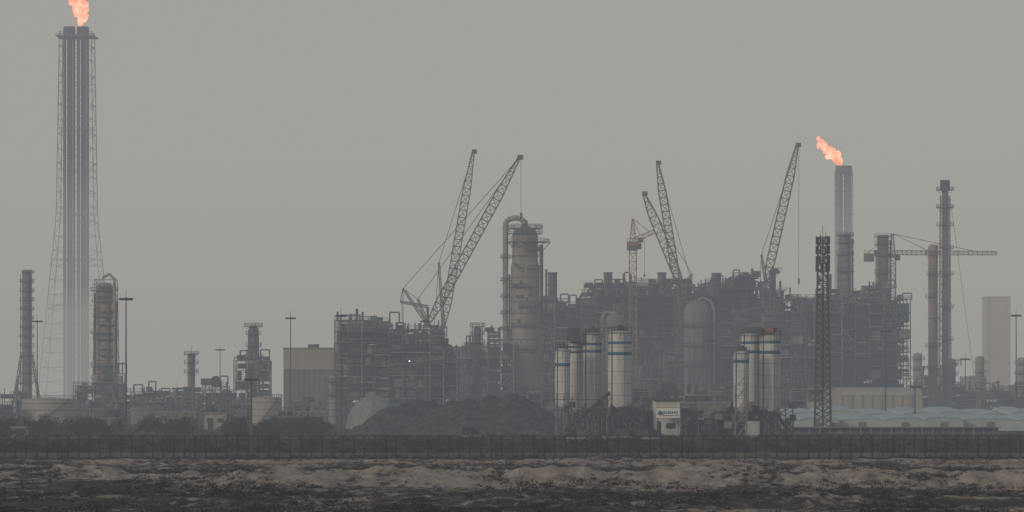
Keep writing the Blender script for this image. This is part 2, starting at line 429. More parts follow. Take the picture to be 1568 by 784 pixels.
for (a,t,w_) in((1294,358,22),(1352,360,22)):
    M=MB(); d=1530; X=sx(a,d); r=w_*d/FP/2*.8; zt=sz(t,d)
    M.cyl((X,d,0),(X,d,zt),r,'vessel_grey',n=20)
    for y in(t+3,t+14,t+32,t+58): M.ring((X,d),r,sz(y,d),'steel_dark',a0=-170,a1=U(0,100),w=1.2)
    M.cyl((X+r+.6,d-1,0),(X+r+.6,d-1,zt-2),.35,'steel_mid'); M.cyl((X-r-.5,d-1,0),(X-r-.5,d-1,zt-8),.25,'steel_mid')
    for i in range(14): M.beam((X-r-1.2,d-r,zt-4-i*2.4),(X+r+1.2,d-r,zt-4-i*2.4+1.2),.13,'steel_dark')
    M.done('vent_stack')
M=MB(); d=1438; X=sx(1068,d); r=21*d/FP
M.cyl((X,d,0),(X,d,sz(480,d)),r,'vessel_grey',n=26); M.dome((X,d,sz(480,d)),r,sz(459,d)-sz(480,d),'vessel_grey',n=26)
M.pipe([(X,d-1,sz(459,d)),(X+2,d-1,sz(456,d)),(X+5,d-1,sz(462,d)),(X+r+1,d-1,sz(475,d)),(X+r+1,d-1,4)],.5,'steel_light')
for y in(500,530,560): M.ring((X,d),r,sz(y,d),'steel_mid',a0=-180,a1=0,t=.18)
for i in range(5): M.beam((X-r-1+i*(2*r+2)/4,d-r-1.6,0),(X-r-1+i*(2*r+2)/4,d-r-1.6,sz(505+14*(i%2),d)),.28,'steel_mid')
M.done('reactor_vessel')
M=MB(); d=1400; X=sx(942,d)
M.cyl((X,d,0),(X,d,sz(490,d)),15*d/FP,'vessel_grey',n=22); M.dome((X,d,sz(490,d)),15*d/FP,2.2,'vessel_grey')
M.pipe([(X,d-.5,sz(480,d)),(X-3.5,d-.5,sz(478,d)),(X-4.6,d-.5,sz(486,d)),(X-4.6,d-.5,8)],.5,'vessel_beige'); M.ring((X,d),4,sz(500,d),'steel_mid'); M.done('process_vessel')

# big distillation column
M=MB(); d=1450; k=d/FP; X=sx(804,d); r=20*k
def Z(y): return sz(y,d)
M.cyl((X,d,0),(X,d,Z(408)),r*1.08,'vessel_beige',n=30); M.cyl((X,d,Z(408)),(X,d,Z(400)),r*1.08,'vessel_beige',r1=r*.98,n=30,caps=False)
M.cyl((X,d,Z(400)),(X,d,Z(362)),r*.98,'vessel_beige',n=30); M.dome((X,d,Z(362)),r*.98,Z(346)-Z(362),'vessel_beige',n=30)
for y in(378,392,425,440,462,480,500,520,540): M.cyl((X,d,Z(y)-.15),(X,d,Z(y)+.15),r*1.11,'steel_mid',n=30,caps=False)
pp=[P(804,352,d),P(804,340,d)]
for i in range(9):
    a=math.pi*i/8; pp.append(Vector((sx(789,d)+15*k*math.cos(a),d-2.0,Z(344)+10*k*math.sin(a)*1.0)))
pp+= [Vector((sx(774,d),d-2,Z(372))),Vector((sx(774,d),d-2,Z(560)))]
M.pipe(pp,4.2*k,'vessel_beige',n=14)
M.cyl((sx(774,d),d-2,Z(560)),(sx(774,d),d-2,0),4.2*k,'vessel_beige')
for y,ww,a0,a1 in((371,4.2,-110,40),(371,3,150,230),(350,1.8,-180,180),(358,1.6,-180,0),(384,1.6,-90,60),(412,1.8,-80,60),(440,1.6,-180,-60),(470,1.8,-110,50),(500,1.6,-170,-30),(535,1.8,-170,30)):
    M.ring((X,d),r,Z(y),'steel_dark',a0=a0,a1=a1,w=ww,slab='steel_dark',t=.17)
for y in(395,430,455,480,505,530): M.beam((sx(766,d),d-2,Z(y)),(X-r,d,Z(y)),.3,'steel_dark'); M.ring((sx(774,d),d-2),4.2*k,Z(y),'steel_mid',w=.7)
for q in(0,.6): M.beam((X+r*1.1,d-2,Z(600)),(X+r*1.1,d-2,Z(375)),.16,'steel_dark')
M.pipe([(X+r+1.3,d,Z(375)),(X+r+1.3,d,0)],.6,'steel_mid'); M.pipe([(X+r+3.0,d,Z(412)),(X+r+3,d,0)],.4,'steel_mid'); M.pipe([(X-r-.9,d-.5,Z(420)),(X-r-.9,d-.5,0)],.35,'steel_mid')
M.beam((X-1,d,Z(348)),(X-1,d,Z(328)),.2,'steel_dark'); M.rail((X-5,d-3,Z(348)),(X+6,d-3,Z(348)),'steel_dark')
M.beam((sx(843,d),d-3,Z(371)),(sx(830,d),d-3,Z(385)),.3,'steel_dark')
for i in range(26):
    yy=U(355,560); M.box((X+U(-1,1)*r*1.1,d-r-.3,Z(yy)),(U(.3,1.2),.8,U(.4,1.4)),random.choice(['steel_dark','steel_mid']))
M.done('distillation_column')

M=MB(); d=1300
structure(M,sx(512,d),sx(700,d),d,d+40,prof([(512,502),(520,490),(582,492),(590,504),(640,504),(676,516),(686,536)],d),rows=4,bay=4.4,fl=3.9,fill=.95,light=.25,tt=.28,back=.97)
for i in range(22):
    x=U(525,675); y=U(522,605); dd=d+U(6,30); M.box(P(x,y,dd),(U(4,9),U(4,8),U(3,6)),'steel_dark')
M.done('process_module')
M=MB(); p=P(627,553,d-1.2); M.beam(p+Vector((0,.6,.3)),p,.1,'steel_dark'); M.box(p+Vector((0,.5,.5)),(.7,.5,.25),'steel_dark'); M.dome(p+Vector((0,0,-.1)),.28,.3,'lamp_glow',n=10,k=4); M.done('floodlight')
M=MB(); d=1420
structure(M,sx(688,d),sx(786,d),d,d+36,prof([(688,545),(712,530),(745,535),(755,508),(772,520)],d),rows=3,bay=5,fl=4.4,fill=.85,light=.25,tt=.34,back=.9)
M.done('process_structure')
M=MB(); d=1380
structure(M,sx(828,d),sx(862,d),d,d+20,prof([(828,500),(850,540)],d),rows=2,bay=4.4,fl=4,fill=.85); M.done('stair_structure')

def building(name,x0,x1,yt,d,dep,h0=0,m='wall_cream',win=True,band=True):
    M=MB(); xa,xb=sx(x0,d),sx(x1,d); zt=sz(yt,d)
    M.box(((xa+xb)/2,d+dep/2,zt/2),(xb-xa,dep,zt),m)
    M.box(((xa+xb)/2,d+dep/2,zt+.2),(xb-xa+.5,dep+.5,.4),'steel_light')
    if band:
        M.box(((xa+xb)/2,d-.04,zt*.36),(xb-xa-.2,.12,zt*.68),'wall_grey')
        n=max(2,int((xb-xa)/1.6))
        for i in range(n+1): M.box((xa+.2+(xb-xa-.4)*i/n,d-.13,zt*.36),(.15,.08,zt*.66),'steel_mid')
        M.box(((xa+xb)/2,d-.2,zt*.71),(xb-xa,.3,.25),'steel_light')
    if win:
        n=max(2,int((xb-xa)/4))
        for i in range(n):
            c=xa+(xb-xa)*(i+.5)/n; M.box((c,d-.12,zt*.6),(1.4,.1,1.0),'glass_dark')
    M.box((xa+1.5,d-.15,1.2),(1.2,.12,2.3),'steel_dark')
    for i in range(3): M.box((U(xa+1,xb-1),d+dep*U(.2,.8),zt+1.1),(U(1,2.5),2,1.3),'steel_mid')
    return M.done(name)
building('warehouse_building',434,512,534,1350,40,win=False)
building('warehouse_building',690,757,532,1480,30,win=False)
building('turbine_hall_building',1246,1300,596,1300,30,m='wall_cream',band=False,win=False)

def vault(name,x0,x1,yt,d,dep,m,eave=.45,along='x',ribs=8):
    M=MB(); xa,xb=sx(x0,d),sx(x1,d); zt=sz(yt,d); ze=zt*eave; n=16; vs=[];fs=[]
    if along=='x':
        prf=[((-math.cos(math.pi*i/n))*dep/2+dep/2,ze+(zt-ze)*math.sin(math.pi*i/n)) for i in range(n+1)]
        vs=[(xa,d+a,z) for a,z in prf]+[(xb,d+a,z) for a,z in prf]
        M.quadset(vs,[(i,i+1,n+2+i,n+1+i) for i in range(n)],m,True)
        M.quadset(vs,[tuple(range(n+1)),tuple(range(n+1,2*n+2))],m)
        M.box(((xa+xb)/2,d+dep/2,ze/2),(xb-xa,dep-.1,ze),m)
        for i in range(ribs+1): M.box((xa+(xb-xa)*i/ribs,d-.1,ze/2),(.25,.2,ze),'steel_light')
        for i in range(0,ribs,3): M.box((xa+(xb-xa)*(i+.5)/ribs,d-.12,ze*.3),(1.6,.12,ze*.35),'wall_grey')
    else:
        w2=(xb-xa)/2; c=(xa+xb)/2
        prf=[(c-math.cos(math.pi*i/n)*w2,ze+(zt-ze)*math.sin(math.pi*i/n)) for i in range(n+1)]
        vs=[(a,d,z) for a,z in prf]+[(a,d+dep,z+dep*.03) for a,z in prf]
        M.quadset(vs,[(i,i+1,n+2+i,n+1+i) for i in range(n)],m,True)
        M.quadset(vs,[tuple(range(n+1)),tuple(range(n+1,2*n+2))],m)
        M.box((c,d+dep/2,ze/2),(xb-xa-.05,dep-.1,ze),m)
        for i in range(n): M.beam((prf[i][0],d-.1,prf[i][1]),(prf[i+1][0],d-.1,prf[i+1][1]),.10,'tent_blue')
        M.box((c,d-.08,1.1),(1.8,.1,2.0),'wall_grey')
    return M.done(name)
vault('arched_warehouse',1290,1412,593,1262,36,'wall_cream',.78)
x=1206
while x<1600:
    w_=U(34,66); vault('fabric_tent',x,x+w_+1,630+U(-2,3.5),1010+U(0,12),40,'tent_blue',.76,'y'); x+=w_
x=1225
while x<1600:
    w_=U(55,85); vault('fabric_tent',x,x+w_+1,639+U(-1.5,2.5),930+U(0,8),30,'tent_blue',.8,'y'); x+=w_
M=MB(); d=840
xa,xb=sx(1208,d),sx(1530,d); M.box(((xa+xb)/2,d+5,1.0),(xb-xa,8,.7),'steel_mid'); M.box(((xa+xb)/2,d+4.5,1.5),(xb-xa+1,10,.22),'wall_grey')
x=xa
while x<xb: M.beam((x,d,0),(x,d,1.4),.2,'steel_light'); x+=2.2
M.done('low_shed')
M=MB(); d=1000; X=sx(572,d); r0=42*d/FP; h0=sz(606,d); M.dome((X,d,0),r0,h0,'dome_grey',n=36,k=12); M.cyl((X,d,-.1),(X,d,.6),r0+.2,'concrete',n=36)
for i in range(12):
    a=math.pi*2*i/12
    for j in range(8):
        t0=math.pi/2*j/8;t1=math.pi/2*(j+1)/8; r=r0+.03;h=h0+.03
        M.beam((X+r*math.cos(t0)*math.cos(a),d+r*math.cos(t0)*math.sin(a),h*math.sin(t0)),(X+r*math.cos(t1)*math.cos(a),d+r*math.cos(t1)*math.sin(a),h*math.sin(t1)),.1,'steel_light')
M.done('storage_dome')

def pile(name,d,peaks,x0,x1,dep,slope=.6,seed=0):
    M=MB(); xa,xb=sx(x0,d),sx(x1,d); nx=150; ny=50; vs=[];fs=[]
    pk=[(sx(a,d),d+o,sz(y,d)) for a,y,o in peaks]
    for j in range(ny+1):
        y=d-dep+2*dep*j/ny
        for i in range(nx+1):
            x=xa-2+(xb-xa+4)*i/nx
            q=max(h-slope*math.hypot(x-a,(y-b)*.9) for a,b,h in pk)
            rr=noise.fractal(Vector((x*.16+seed,y*.16,0)),1,2,5)*1.0+noise.fractal(Vector((x*.9+seed,y*.3,4)),1,2,3)*.28
            q+=rr if q>.5 else 0
            vs.append((x,y,max(-.15,q)))
    fs=[(j*(nx+1)+i,j*(nx+1)+i+1,(j+1)*(nx+1)+i+1,(j+1)*(nx+1)+i) for j in range(ny) for i in range(nx)]
    M.quadset(vs,fs,'gravel',True); return M.done(name)
pile('gravel_pile',850,[(602,620,0),(622,610,3),(640,606,5),(662,610,4)],480,760,22,seed=3)
pile('gravel_pile',835,[(690,612,10),(715,606,6),(750,601,4),(785,602,2),(802,608,0)],590,890,24,seed=11)
pile('gravel_pile',800,[(222,655,0),(240,658,0)],190,265,7,seed=5)

# ------------------------------------------------------------ cranes
def crane(name,d,xb,foot,tip,w,strut=None,hook=None,m='crane_red',m2=None):
    M=MB(); F=P(*foot,d); T=P(*tip,d); T.y+=-6; B=Vector((sx(xb,d),d,2.2)); m2=m2 or m
    M.lattice(B,F,w*.9,w*.9,.34,m)
    L=(T-F).length
    def wm(f): return w*min(1,.35+f*5,.3+(1-f)*3.2)
    M.lattice(F,T,w,w,.34,m2,n=int(L/(w*.95)),wm=wm)
    M.cyl(F+Vector((0,-w*.6,0)),F+Vector((0,w*.6,0)),.9,m)
    M.box(T+Vector((.4,0,.1)),(2.0,1.2,1.6),m)
    sp=None
    if strut:
        for s_ in strut:
            S=P(*s_,d); M.lattice(F,S,1.2,.6,.26,m); M.beam(S,T,.2,'cable_dark')
            if sp is not None: M.beam(sp,S,.2,'cable_dark')
            sp=S
        M.beam(sp,B+Vector((-5,0,3)),.2,'cable_dark')
    if hook:
        hp=Vector((T.x+.6,T.y,sz(hook,d))); M.beam(T+Vector((.6,0,0)),hp,.13,'cable_dark'); M.box(hp,(.8,.6,1.5),'crane_yellow'); M.cyl(hp-Vector((0,0,.7)),hp-Vector((0,0,1.6)),.25,'steel_dark')
    M.box((B.x-2.5,d,3.0),(9,3.4,2.4),m); M.box((B.x-6.5,d,3.2),(2.4,5.5,3.4),'steel_dark'); M.box((B.x+1.8,d-2.3,3.1),(2.0,1.3,2.2),'glass_dark')
    for s_ in(-3.2,3.2):
        M.box((B.x-1.5,d+s_,.75),(8,1.3,1.1),'steel_dark')
        for e in(-5.5,2.5): M.cyl((B.x+e,d+s_-.65,.75),(B.x+e,d+s_+.65,.75),.72,'steel_dark')
    M.cyl((B.x-1.5,d,1.2),(B.x-1.5,d,1.9),1.5,'steel_dark')
    return M
M=crane('crawler_crane',1370,640,(655,497),(795,243),2.9,strut=[(640,458),(617,442)],hook=330)
d=1370
M.lattice(P(656,470,d),P(613,462,d),.9,.7,.26,'crane_red'); M.beam(P(613,462,d),P(617,442,d),.3,'crane_red'); M.beam(P(615,462,d),P(616,506,d),.16,'cable_dark'); M.beam(P(655,470,d),P(655,497,d),.9,'crane_red')
M.beam(P(616,506,d),Vector((sx(616,d),d,0)),.16,'cable_dark'); M.done('crawler_crane')
crane('c',1480,676,(679,500),(725,234),2.9,strut=[(672,402)],m='crane_grey').done('crawler_crane')
crane('c',1475,1052,(1044,438),(985,298),3.1,strut=[(1060,420)],m='crane_grey').done('crawler_crane')
crane('c',1490,1040,(1038,440),(1006,251),2.8,strut=[(1058,428)],m='crane_red').done('crawler_crane')
crane('c',1480,1176,(1173,432),(1219,224),3.0,strut=[(1166,390)],hook=430,m='crane_grey').done('crawler_crane')
def tower_crane(xm,d,apex,yj,jl,jr,mm,wide=2.2,cwleft=True,tilt=0):
    M=MB(); X=sx(xm,d); zj=sz(yj,d)
    M.lattice((X,d,0),(X,d,zj-1),wide,wide,.30,mm); M.box((X,d,zj-.6),(wide*1.4,wide*1.4,1.2),mm)
    M.lattice((X,d,zj),(X,d,sz(apex,d)),wide*.9,.5,.26,mm)
    M.box((X+wide*.9,d-1,zj-1.2),(1.6,1.5,2.2),'glass_dark')
    E=Vector((sx(jr,d),d-abs(tilt),zj+tilt)); C=Vector((sx(jl,d),d,zj)); A=Vector((X,d,sz(apex,d)))
    M.lattice((X,d,zj+.8),E+Vector((0,0,.6)),1.7,1.4,.26,mm,seg=1.2); M.beam((X,d,zj),C,1.0,mm); M.rail(C+Vector((0,-.6,.5)),(X,d-.6,zj+.5),mm,.15)
    M.box(C+Vector((2,0,-1.2)),(4,2.2,3.2),'wall_grey'); M.box(C+Vector((5,0,1)),(2,1.6,1.6),'steel_dark')
    M.beam(A,C+Vector((1,0,.5)),.2,'cable_dark')
    for f in(.35,.8): M.beam(A,Vector((X,d,zj+1.6))*(1-f)+(E+Vector((0,0,1.2)))*f,.2,'cable_dark')
    h=Vector((X,d,zj))*.45+E*.55; M.beam(h,h-Vector((0,0,14)),.12,'cable_dark'); M.box(h-Vector((0,0,14)),(.7,.6,1.2),'crane_yellow')
    return M.done('tower_crane')
tower_crane(1367,1560,358,390,1323,1526,'crane_yellow')
tower_crane(969,1445,335,372,960,1001,'rust_orange',wide=2.6,tilt=3.4)

# ------------------------------------------------------------ right hand towers
M=MB(); d=1600; X=sx(1447,d)
M.cyl((X,d,0),(X,d,sz(276,d)),1.3,'vessel_grey',n=16); M.lattice((X,d,0),(X,d,sz(300,d)),5.0,3.6,.26,'steel_light',n=30); M.cyl((X,d,sz(292,d)),(X,d,sz(276,d)),2.0,'steel_dark',n=16)
for y in(291,318,345,380,420,470,520): M.ring((X,d),2.2,sz(y,d),'steel_mid',w=1.4,a0=-180,a1=180 if y<320 else 0)
for s_ in(-1.1,1.1): M.cyl((X+s_*1.2,d-1.8,0),(X+s_*1.2,d-1.8,sz(300,d)),.25,'vessel_pink',n=8)
M.beam((sx(1500,d),d,0),(X+2,d,sz(300,d)),.13,'cable_dark'); M.done('flare_riser_tower')
M=MB(); d=1580; column(M,1428.5,d,374,1.9,m='vessel_pink',plats=[(390,1.2,-180,180),(420,1.2,-150,20),(455,1.2,-180,-60),(490,1.2,-90,60),(530,1.2,-180,0),(565,2.2,-180,0)]); M.done('process_column')
M=MB(); d=2000; X0,X1=sx(1509.5,d),sx(1547.5,d); zt=sz(455,d)
M.box(((X0+X1)/2,d+8,zt/2),(X1-X0,16,zt),'wall_pale'); M.box(((X0+X1)/2,d+8,zt+.2),(X1-X0+.5,16.5,.4),'wall_pale')
for i in range(5): M.box(((X0+X1)/2,d-.05,zt*(i+1)/6),(X1-X0,.1,.15),'wall_cream')
M.box((X0+1.2,d-.3,zt/2),(.8,.5,zt),'wall_cream'); M.box(((X0+X1)/2,d-.1,2),(3,.2,4),'wall_grey')
M.done('cold_box_tower')
for (a,t,r) in((1500,545,2.0),(1455,548,2.5),(1405,540,2),(1564,547,2)):
    M=MB(); column(M,a,1800,t,r,m='vessel_beige',plats=[t+10,t+25,t+40]); M.done('process_column')
M=MB(); d=1650; structure(M,sx(1395,d),sx(1590,d),d,d+20,prof([(1395,590),(1412,575),(1440,560),(1465,590),(1490,598),(1550,590)],d),rows=2,bay=5,fl=4,fill=.7); M.done('process_structure')

# ------------------------------------------------------------ flares
def flame(pts,d,name='gas_flame'):
    M=MB()
    for (a,y,rr,st) in pts:
        c=P(a,y,d); n=18;k=12; vs=[]; r=rr*d/FP; ph=U(0,50)
        for j in range(k+1):
            t=math.pi*j/k
            for i in range(n):
                q=2*math.pi*i/n; v=Vector((math.sin(t)*math.cos(q),math.sin(t)*math.sin(q),math.cos(t)))
                f=1+.9*noise.noise(v*1.8+Vector((ph,0,0)))+.6*noise.noise(v*4+Vector((ph,0,0)))
                vs.append((c.x+v.x*r*f+st*v.z*r,c.y+v.y*r*f,c.z+v.z*r*f*1.2))
        M.quadset(vs,[(j*n+i,j*n+(i+1)%n,(j+1)*n+(i+1)%n,(j+1)*n+i) for j in range(k) for i in range(n)],'flame_glow',True)
    return M.done(name)
M=MB(); d=2400; k=d/FP; X=sx(118,d)
zt=sz(50,d)
def wm(f):
    yy=625+(50-625)*f
    return (112-(625-yy)*.185 if yy>330 else 57-(330-yy)*.03)*k
M.lattice((X,d,0),(X,d,zt),1,1,.42,'steel_mid',n=26,wm=wm,t2=.5)
for c,r_ in((106,2.1),(127,2.1)):
    for q,yy in((-6.2,-2),(-1.6,2),(3.2,-2),(7,1)):
        M.cyl((sx(c+q,d),d+yy,0),(sx(c+q,d),d+yy,sz(46,d)),r_*k,'steel_dark',n=10)
    M.lattice((sx(c,d),d,0),(sx(c,d),d,sz(50,d)),16*k,16*k,.3,'steel_mid',n=40,t2=.5)
    M.cyl((sx(c,d),d,sz(60,d)),(sx(c,d),d,sz(41,d)),9*k,'steel_dark',n=18)
for y in(57,130,200,262,330,400,470):
    hw=wm((625-y)/575)/2+ (2 if y<60 else 0)
    if y<60: M.box((X,d,sz(y,d)),(2*hw,2*hw,.4),'steel_mid')
    for s_ in(-1,1): M.rail((X-hw,d+s_*hw,sz(y,d)),(X+hw,d+s_*hw,sz(y,d)),'steel_mid',.2,3)
M.done('flare_stack')
flame([(123,35,3.5,0),(126,28,6.5,.5),(120,21,6,-.6),(127,14,7,.7),(117,9,6,-.4),(114,1,7,-.2),(131,18,3.5,.7),(125,4,6,.3),(119,-6,8,0)],d)
M=MB(); d=2500; k=d/FP; X=sx(1292,d)
for a,r,mm in((1285,5.5,'steel_mid'),(1298,6,'steel_mid')): M.cyl((sx(a,d),d,0),(sx(a,d),d,sz(256,d)),r*k,mm,n=16)
M.cyl((X,d,sz(266,d)),(X,d,sz(254,d)),12.5*k,'steel_mid',n=20)
M.lattice((X,d,0),(X,d,sz(262,d)),26*k,25*k,.4,'steel_mid',n=24,t2=.5)
for y in(270,330,400): M.rail((X-14*k,d-13*k,sz(y,d)),(X+14*k,d-13*k,sz(y,d)),'steel_mid',.2)
M.done('flare_stack')
flame([(1286,247,3.5,.3),(1282,242,7,-.6),(1276,237,8,-.6),(1269,231,7.5,-.8),(1262,226,5,-.6),(1257,218,4,.2),(1284,235,3.5,0),(1267,240,3,0),(1253,212,2.2,.2),(1254,224,3,0)],d)

# ------------------------------------------------------------ left side units
M=MB(); d=1600; X=sx(41,d)
M.cyl((X,d,0),(X,d,sz(414,d)),7*d/FP,'vessel_grey',n=18); 
for y in range(418,600,14): M.ring((X,d),7*d/FP,sz(y,d),'steel_dark',w=1.1,a0=U(-180,-120),a1=U(0,140),slab='steel_dark')
for s_ in(-1,1): M.beam((X+s_*26*d/FP,d,0),(X+s_*9*d/FP,d,sz(560,d)),.5,'steel_mid'); M.beam((X+s_*2.2,d-2,0),(X+s_*2.2,d-2,sz(420,d)),.3,'steel_dark')
M.lattice((X,d,0),(X,d,sz(545,d)),12,4.8,.3,'steel_mid'); M.done('vent_stack')
M=MB(); d=1450; k=d/FP; X=sx(162,d)
column(M,160,d,432,3.1,m='vessel_pink',plats=[(445,2,-180,180),(462,1.6,-180,0),(485,1.6,-150,60),(510,2,-180,20),(535,1.6,-120,40),(560,2,-180,180),(580,2,-180,0)])
column(M,175,d-2,460,1.2,m='vessel_pink'); column(M,149,d+2,470,1.0,m='vessel_grey')
M.lattice((X,d+1,0),(X,d+1,sz(428,d)),9.5,7.6,.22,'steel_mid'); 
for y in(440,455,478,498,520,545,565,590): M.box((X+U(-1,1),d-3.9,sz(y,d)),(U(5,9),1.6,.25),'steel_dark'); M.rail((X-4.2,d-4.6,sz(y,d)),(X+4.2,d-4.6,sz(y,d)),'steel_dark',.13)
M.pipe([(X-1,d-3,sz(426,d)),(X+1.6,d-3,sz(420,d)),(X+3.6,d-4,sz(428,d)),(X+3.6,d-4,0)],.5,'vessel_beige')
M.pipe([(X-3.6,d-4,sz(450,d)),(X-3.6,d-4,0)],.4,'steel_dark')
M.done('distillation_column')
def unit(x0,x1,d,pts,name='process_structure',dep=14,bay=4,fl=3.6,rows=2,fill=.8):
    M=MB(); structure(M,sx(x0,d),sx(x1,d),d,d+dep,prof(pts,d),rows=rows,bay=bay,fl=fl,fill=fill,light=.35,tt=.28); M.done(name)
unit(112,188,1440,[(112,590),(140,572),(182,592)])
unit(183,268,1400,[(183,600),(230,606)],'pipe_rack',10)
unit(262,358,1420,[(262,606),(280,600),(305,588),(345,602)])
unit(358,412,1400,[(358,552),(376,548),(402,552)],'process_structure',14)
unit(0,34,1500,[(0,610),(18,600)])
unit(-30,520,1250,[(-30,632),(40,634),(120,626),(200,616),(260,626),(330,620),(400,630),(440,616),(470,622)],'pipe_rack',12,5,3.4,2,.7)
unit(745,850,1200,[(745,612),(790,600),(830,610)],'pipe_rack',14)
unit(1060,1260,1180,[(1060,600),(1100,590),(1150,606),(1200,596)],'pipe_rack',14,5,4)
unit(960,1070,1120,[(960,606),(1000,596),(1040,604)],'pipe_rack',14,4,3.6)
M=MB(); d=1420; column(M,388,d,497,1.5,m='vessel_grey',plats=[(500,1.8,-180,180),(512,1.2,-180,0),(530,1.4,-180,60),(548,2,-180,180)]); M.lattice((sx(388,d),d,0),(sx(388,d),d,sz(505,d)),4.2,3.4,.24,'steel_mid'); M.done('process_column')
M=MB(); column(M,293,1450,540,1.4,m='vessel_grey',plats=[(543,1.3,-180,180),(556,1.3,-180,0),(570,1.3,-180,100)]); M.beam(P(293,540,1450),P(293,531,1450),.15,'steel_dark'); M.done('process_column')
M=MB(); column(M,510,1200,575,1.4,m='vessel_beige',plats=[(585,1,-180,0),(605,1,-180,0)]); M.done('process_column')
M=MB(); column(M,731,1350,500,1.2,m='vessel_grey',plats=[(500,1.4,-180,180),(512,1.3,-180,180),(525,1.4,-180,180)]); M.lattice((sx(731,1350),1350,0),(sx(731,1350),1350,sz(500,1350)),3,3.6,.24,'steel_mid')
for i in range(7): M.beam(P(724+i*2.4,497,1350),P(721+i*3.3,U(494,498),1350),.2,'steel_dark')
M.done('vent_tower')
M=MB(); d=1400; X=sx(331,d); M.cyl((X,d,sz(585,d)),(X+.1,d-2,sz(584,d)),2.0,'steel_dark',n=16); M.dome((X,d,sz(590,d)),2.1,3.4,'steel_dark'); 
for s_ in(-1.5,1.5): M.beam((X+s_,d,0),(X+s_,d,sz(590,d)),.4,'steel_mid')
M.done('surge_vessel')
def tank(x0,x1,yt,d,m='vessel_pink'):
    M=MB(); X=(sx(x0,d)+sx(x1,d))/2; r=(sx(x1,d)-sx(x0,d))/2; h=sz(yt,d)
    M.cyl((X,d,0),(X,d,h*.92),r,m,n=40); M.cyl((X,d,h*.92),(X,d,h),r*1.01,m,r1=.3,n=40)
    for z in(.25,.5,.75): M.cyl((X,d,h*z),(X,d,h*z+.15),r+.04,'steel_mid',n=40,caps=False)
    pr=None
    for i in range(41):
        a=2*math.pi*i/40; q=Vector((X+r*math.cos(a),d+r*math.sin(a),h*.92+1.1))
        if pr: M.beam(pr,q,.1,'steel_mid')
        M.beam(q-Vector((0,0,1.1)),q,.1,'steel_mid'); pr=q
    for i in range(22):
        a=-2.0+i*.06; M.box((X+(r+.4)*math.cos(a),d+(r+.4)*math.sin(a),h*.92*i/21),(.7,.7,.12),'steel_mid')
    M.done('storage_tank')
tank(34,120,608,1200,'wall_cream'); tank(384,432,606,1230,'wall_cream'); tank(-40,20,618,1190,'wall_grey'); tank(200,250,622,1180,'wall_grey'); tank(1470,1510,575,1750,'vessel_beige'); tank(1530,1580,590,1700,'wall_cream')
building('site_office',313,346,634,980,8,band=False)
building('site_office',150,182,642,980,8,band=False,m='wall_grey')
building('site_office',420,452,640,980,8,band=False,m='wall_grey')
building('site_office',18,39,656,790,5,band=False,m='wall_cream')
building('control_building',1046,1108,618,900,12,m='wall_grey',band=False)
building('site_office',455,500,632,1050,10,band=False,m='wall_grey')
building('site_office',235,300,632,1100,10,band=False,m='wall_grey')

# ------------------------------------------------------------ high mast lights
def mast(x,yt,d,hd=6.5,r=.22):
    M=MB(); X=sx(x,d); zt=sz(yt,d); M.cyl((X,d,0),(X,d,zt),r*1.4,'steel_mid',r1=r*.7,n=10); s_=hd*d/FP*1.0
    M.cyl((X,d,zt-.5),(X,d,zt-.2),s_*.45,'steel_dark',n=12)
    for i in range(8):
        a=math.pi/4*i; q=Vector((X+s_*math.cos(a),d+s_*math.sin(a),zt-.35)); M.beam((X,d,zt-.3),q,.14,'steel_dark'); M.box(q+Vector((0,0,-.1)),(.75,.6,.5),'steel_dark')
    M.beam((X,d,zt),(X,d,zt+1.6),.1,'steel_dark'); M.done('high_mast_light')
for a,y,d in((193,455,880),(57,490,1250),(445,485,1150),(522,481,950),(337,534,1500),(385,578,800),(271,593,1200),(1556,481,1150),(1478,548,1300),(1356,505,1050),(651,490,1180),(825,500,1300),(1021,505,1250),(1401,590,1000),(1088,520,1200)): mast(a,y,d,hd=6 if d>900 else 8,r=.17)

# ------------------------------------------------------------ telecom tower
M=MB(); d=860; X=sx(1260,d); zt=sz(364,d); n=30; prev=None
for i in range(n+1):
    f=i/n; ww=(25-11*f)*d/FP/2; cur=[Vector((X+a*ww,d+b*ww,zt*f)) for a,b in((-1,-1),(1,-1),(1,1),(-1,1))]
    mm='tower_red' if (i//4)%2 else 'tower_grey'
    if f>.8: mm='steel_dark'
    if prev:
        for q in range(4):
            M.beam(prev[q],cur[q],.24,mm); M.beam(prev[q],cur[(q+1)%4],.13,mm); M.beam(prev[(q+1)%4],cur[q],.13,mm); M.beam(cur[q],cur[(q+1)%4],.13,mm)
    prev=cur
M.beam((X,d,0),(X,d,zt),.35,'steel_dark')
for y in(368,383,398,410):
    z=sz(y,d); M.cyl((X,d,z-.8),(X,d,z-.65),1.6,'steel_dark',n=12)
    for i in range(9):
        a=2*math.pi*i/9+y; M.box((X+1.45*math.cos(a),d+1.45*math.sin(a),z+U(-.1,.2)),(.32,.32,1.8),random.choice(['steel_dark','steel_dark','steel_dark','steel_mid']))
for y in(430,452,520): M.cyl((X-.8,d-1.3,sz(y,d)),(X-.8,d-1.6,sz(y,d)),.45,'tower_grey',n=14)
M.beam((X,d,zt),(X,d,sz(346,d)),.1,'steel_dark'); M.beam((X-.6,d,zt),(X-.6,d,sz(354,d)),.07,'steel_dark'); M.beam((X+.6,d,zt),(X+.6,d,sz(353,d)),.07,'steel_dark')
M.box((X+3,d,1.2),(2.5,2.5,2.4),'wall_grey'); M.done('telecom_tower')

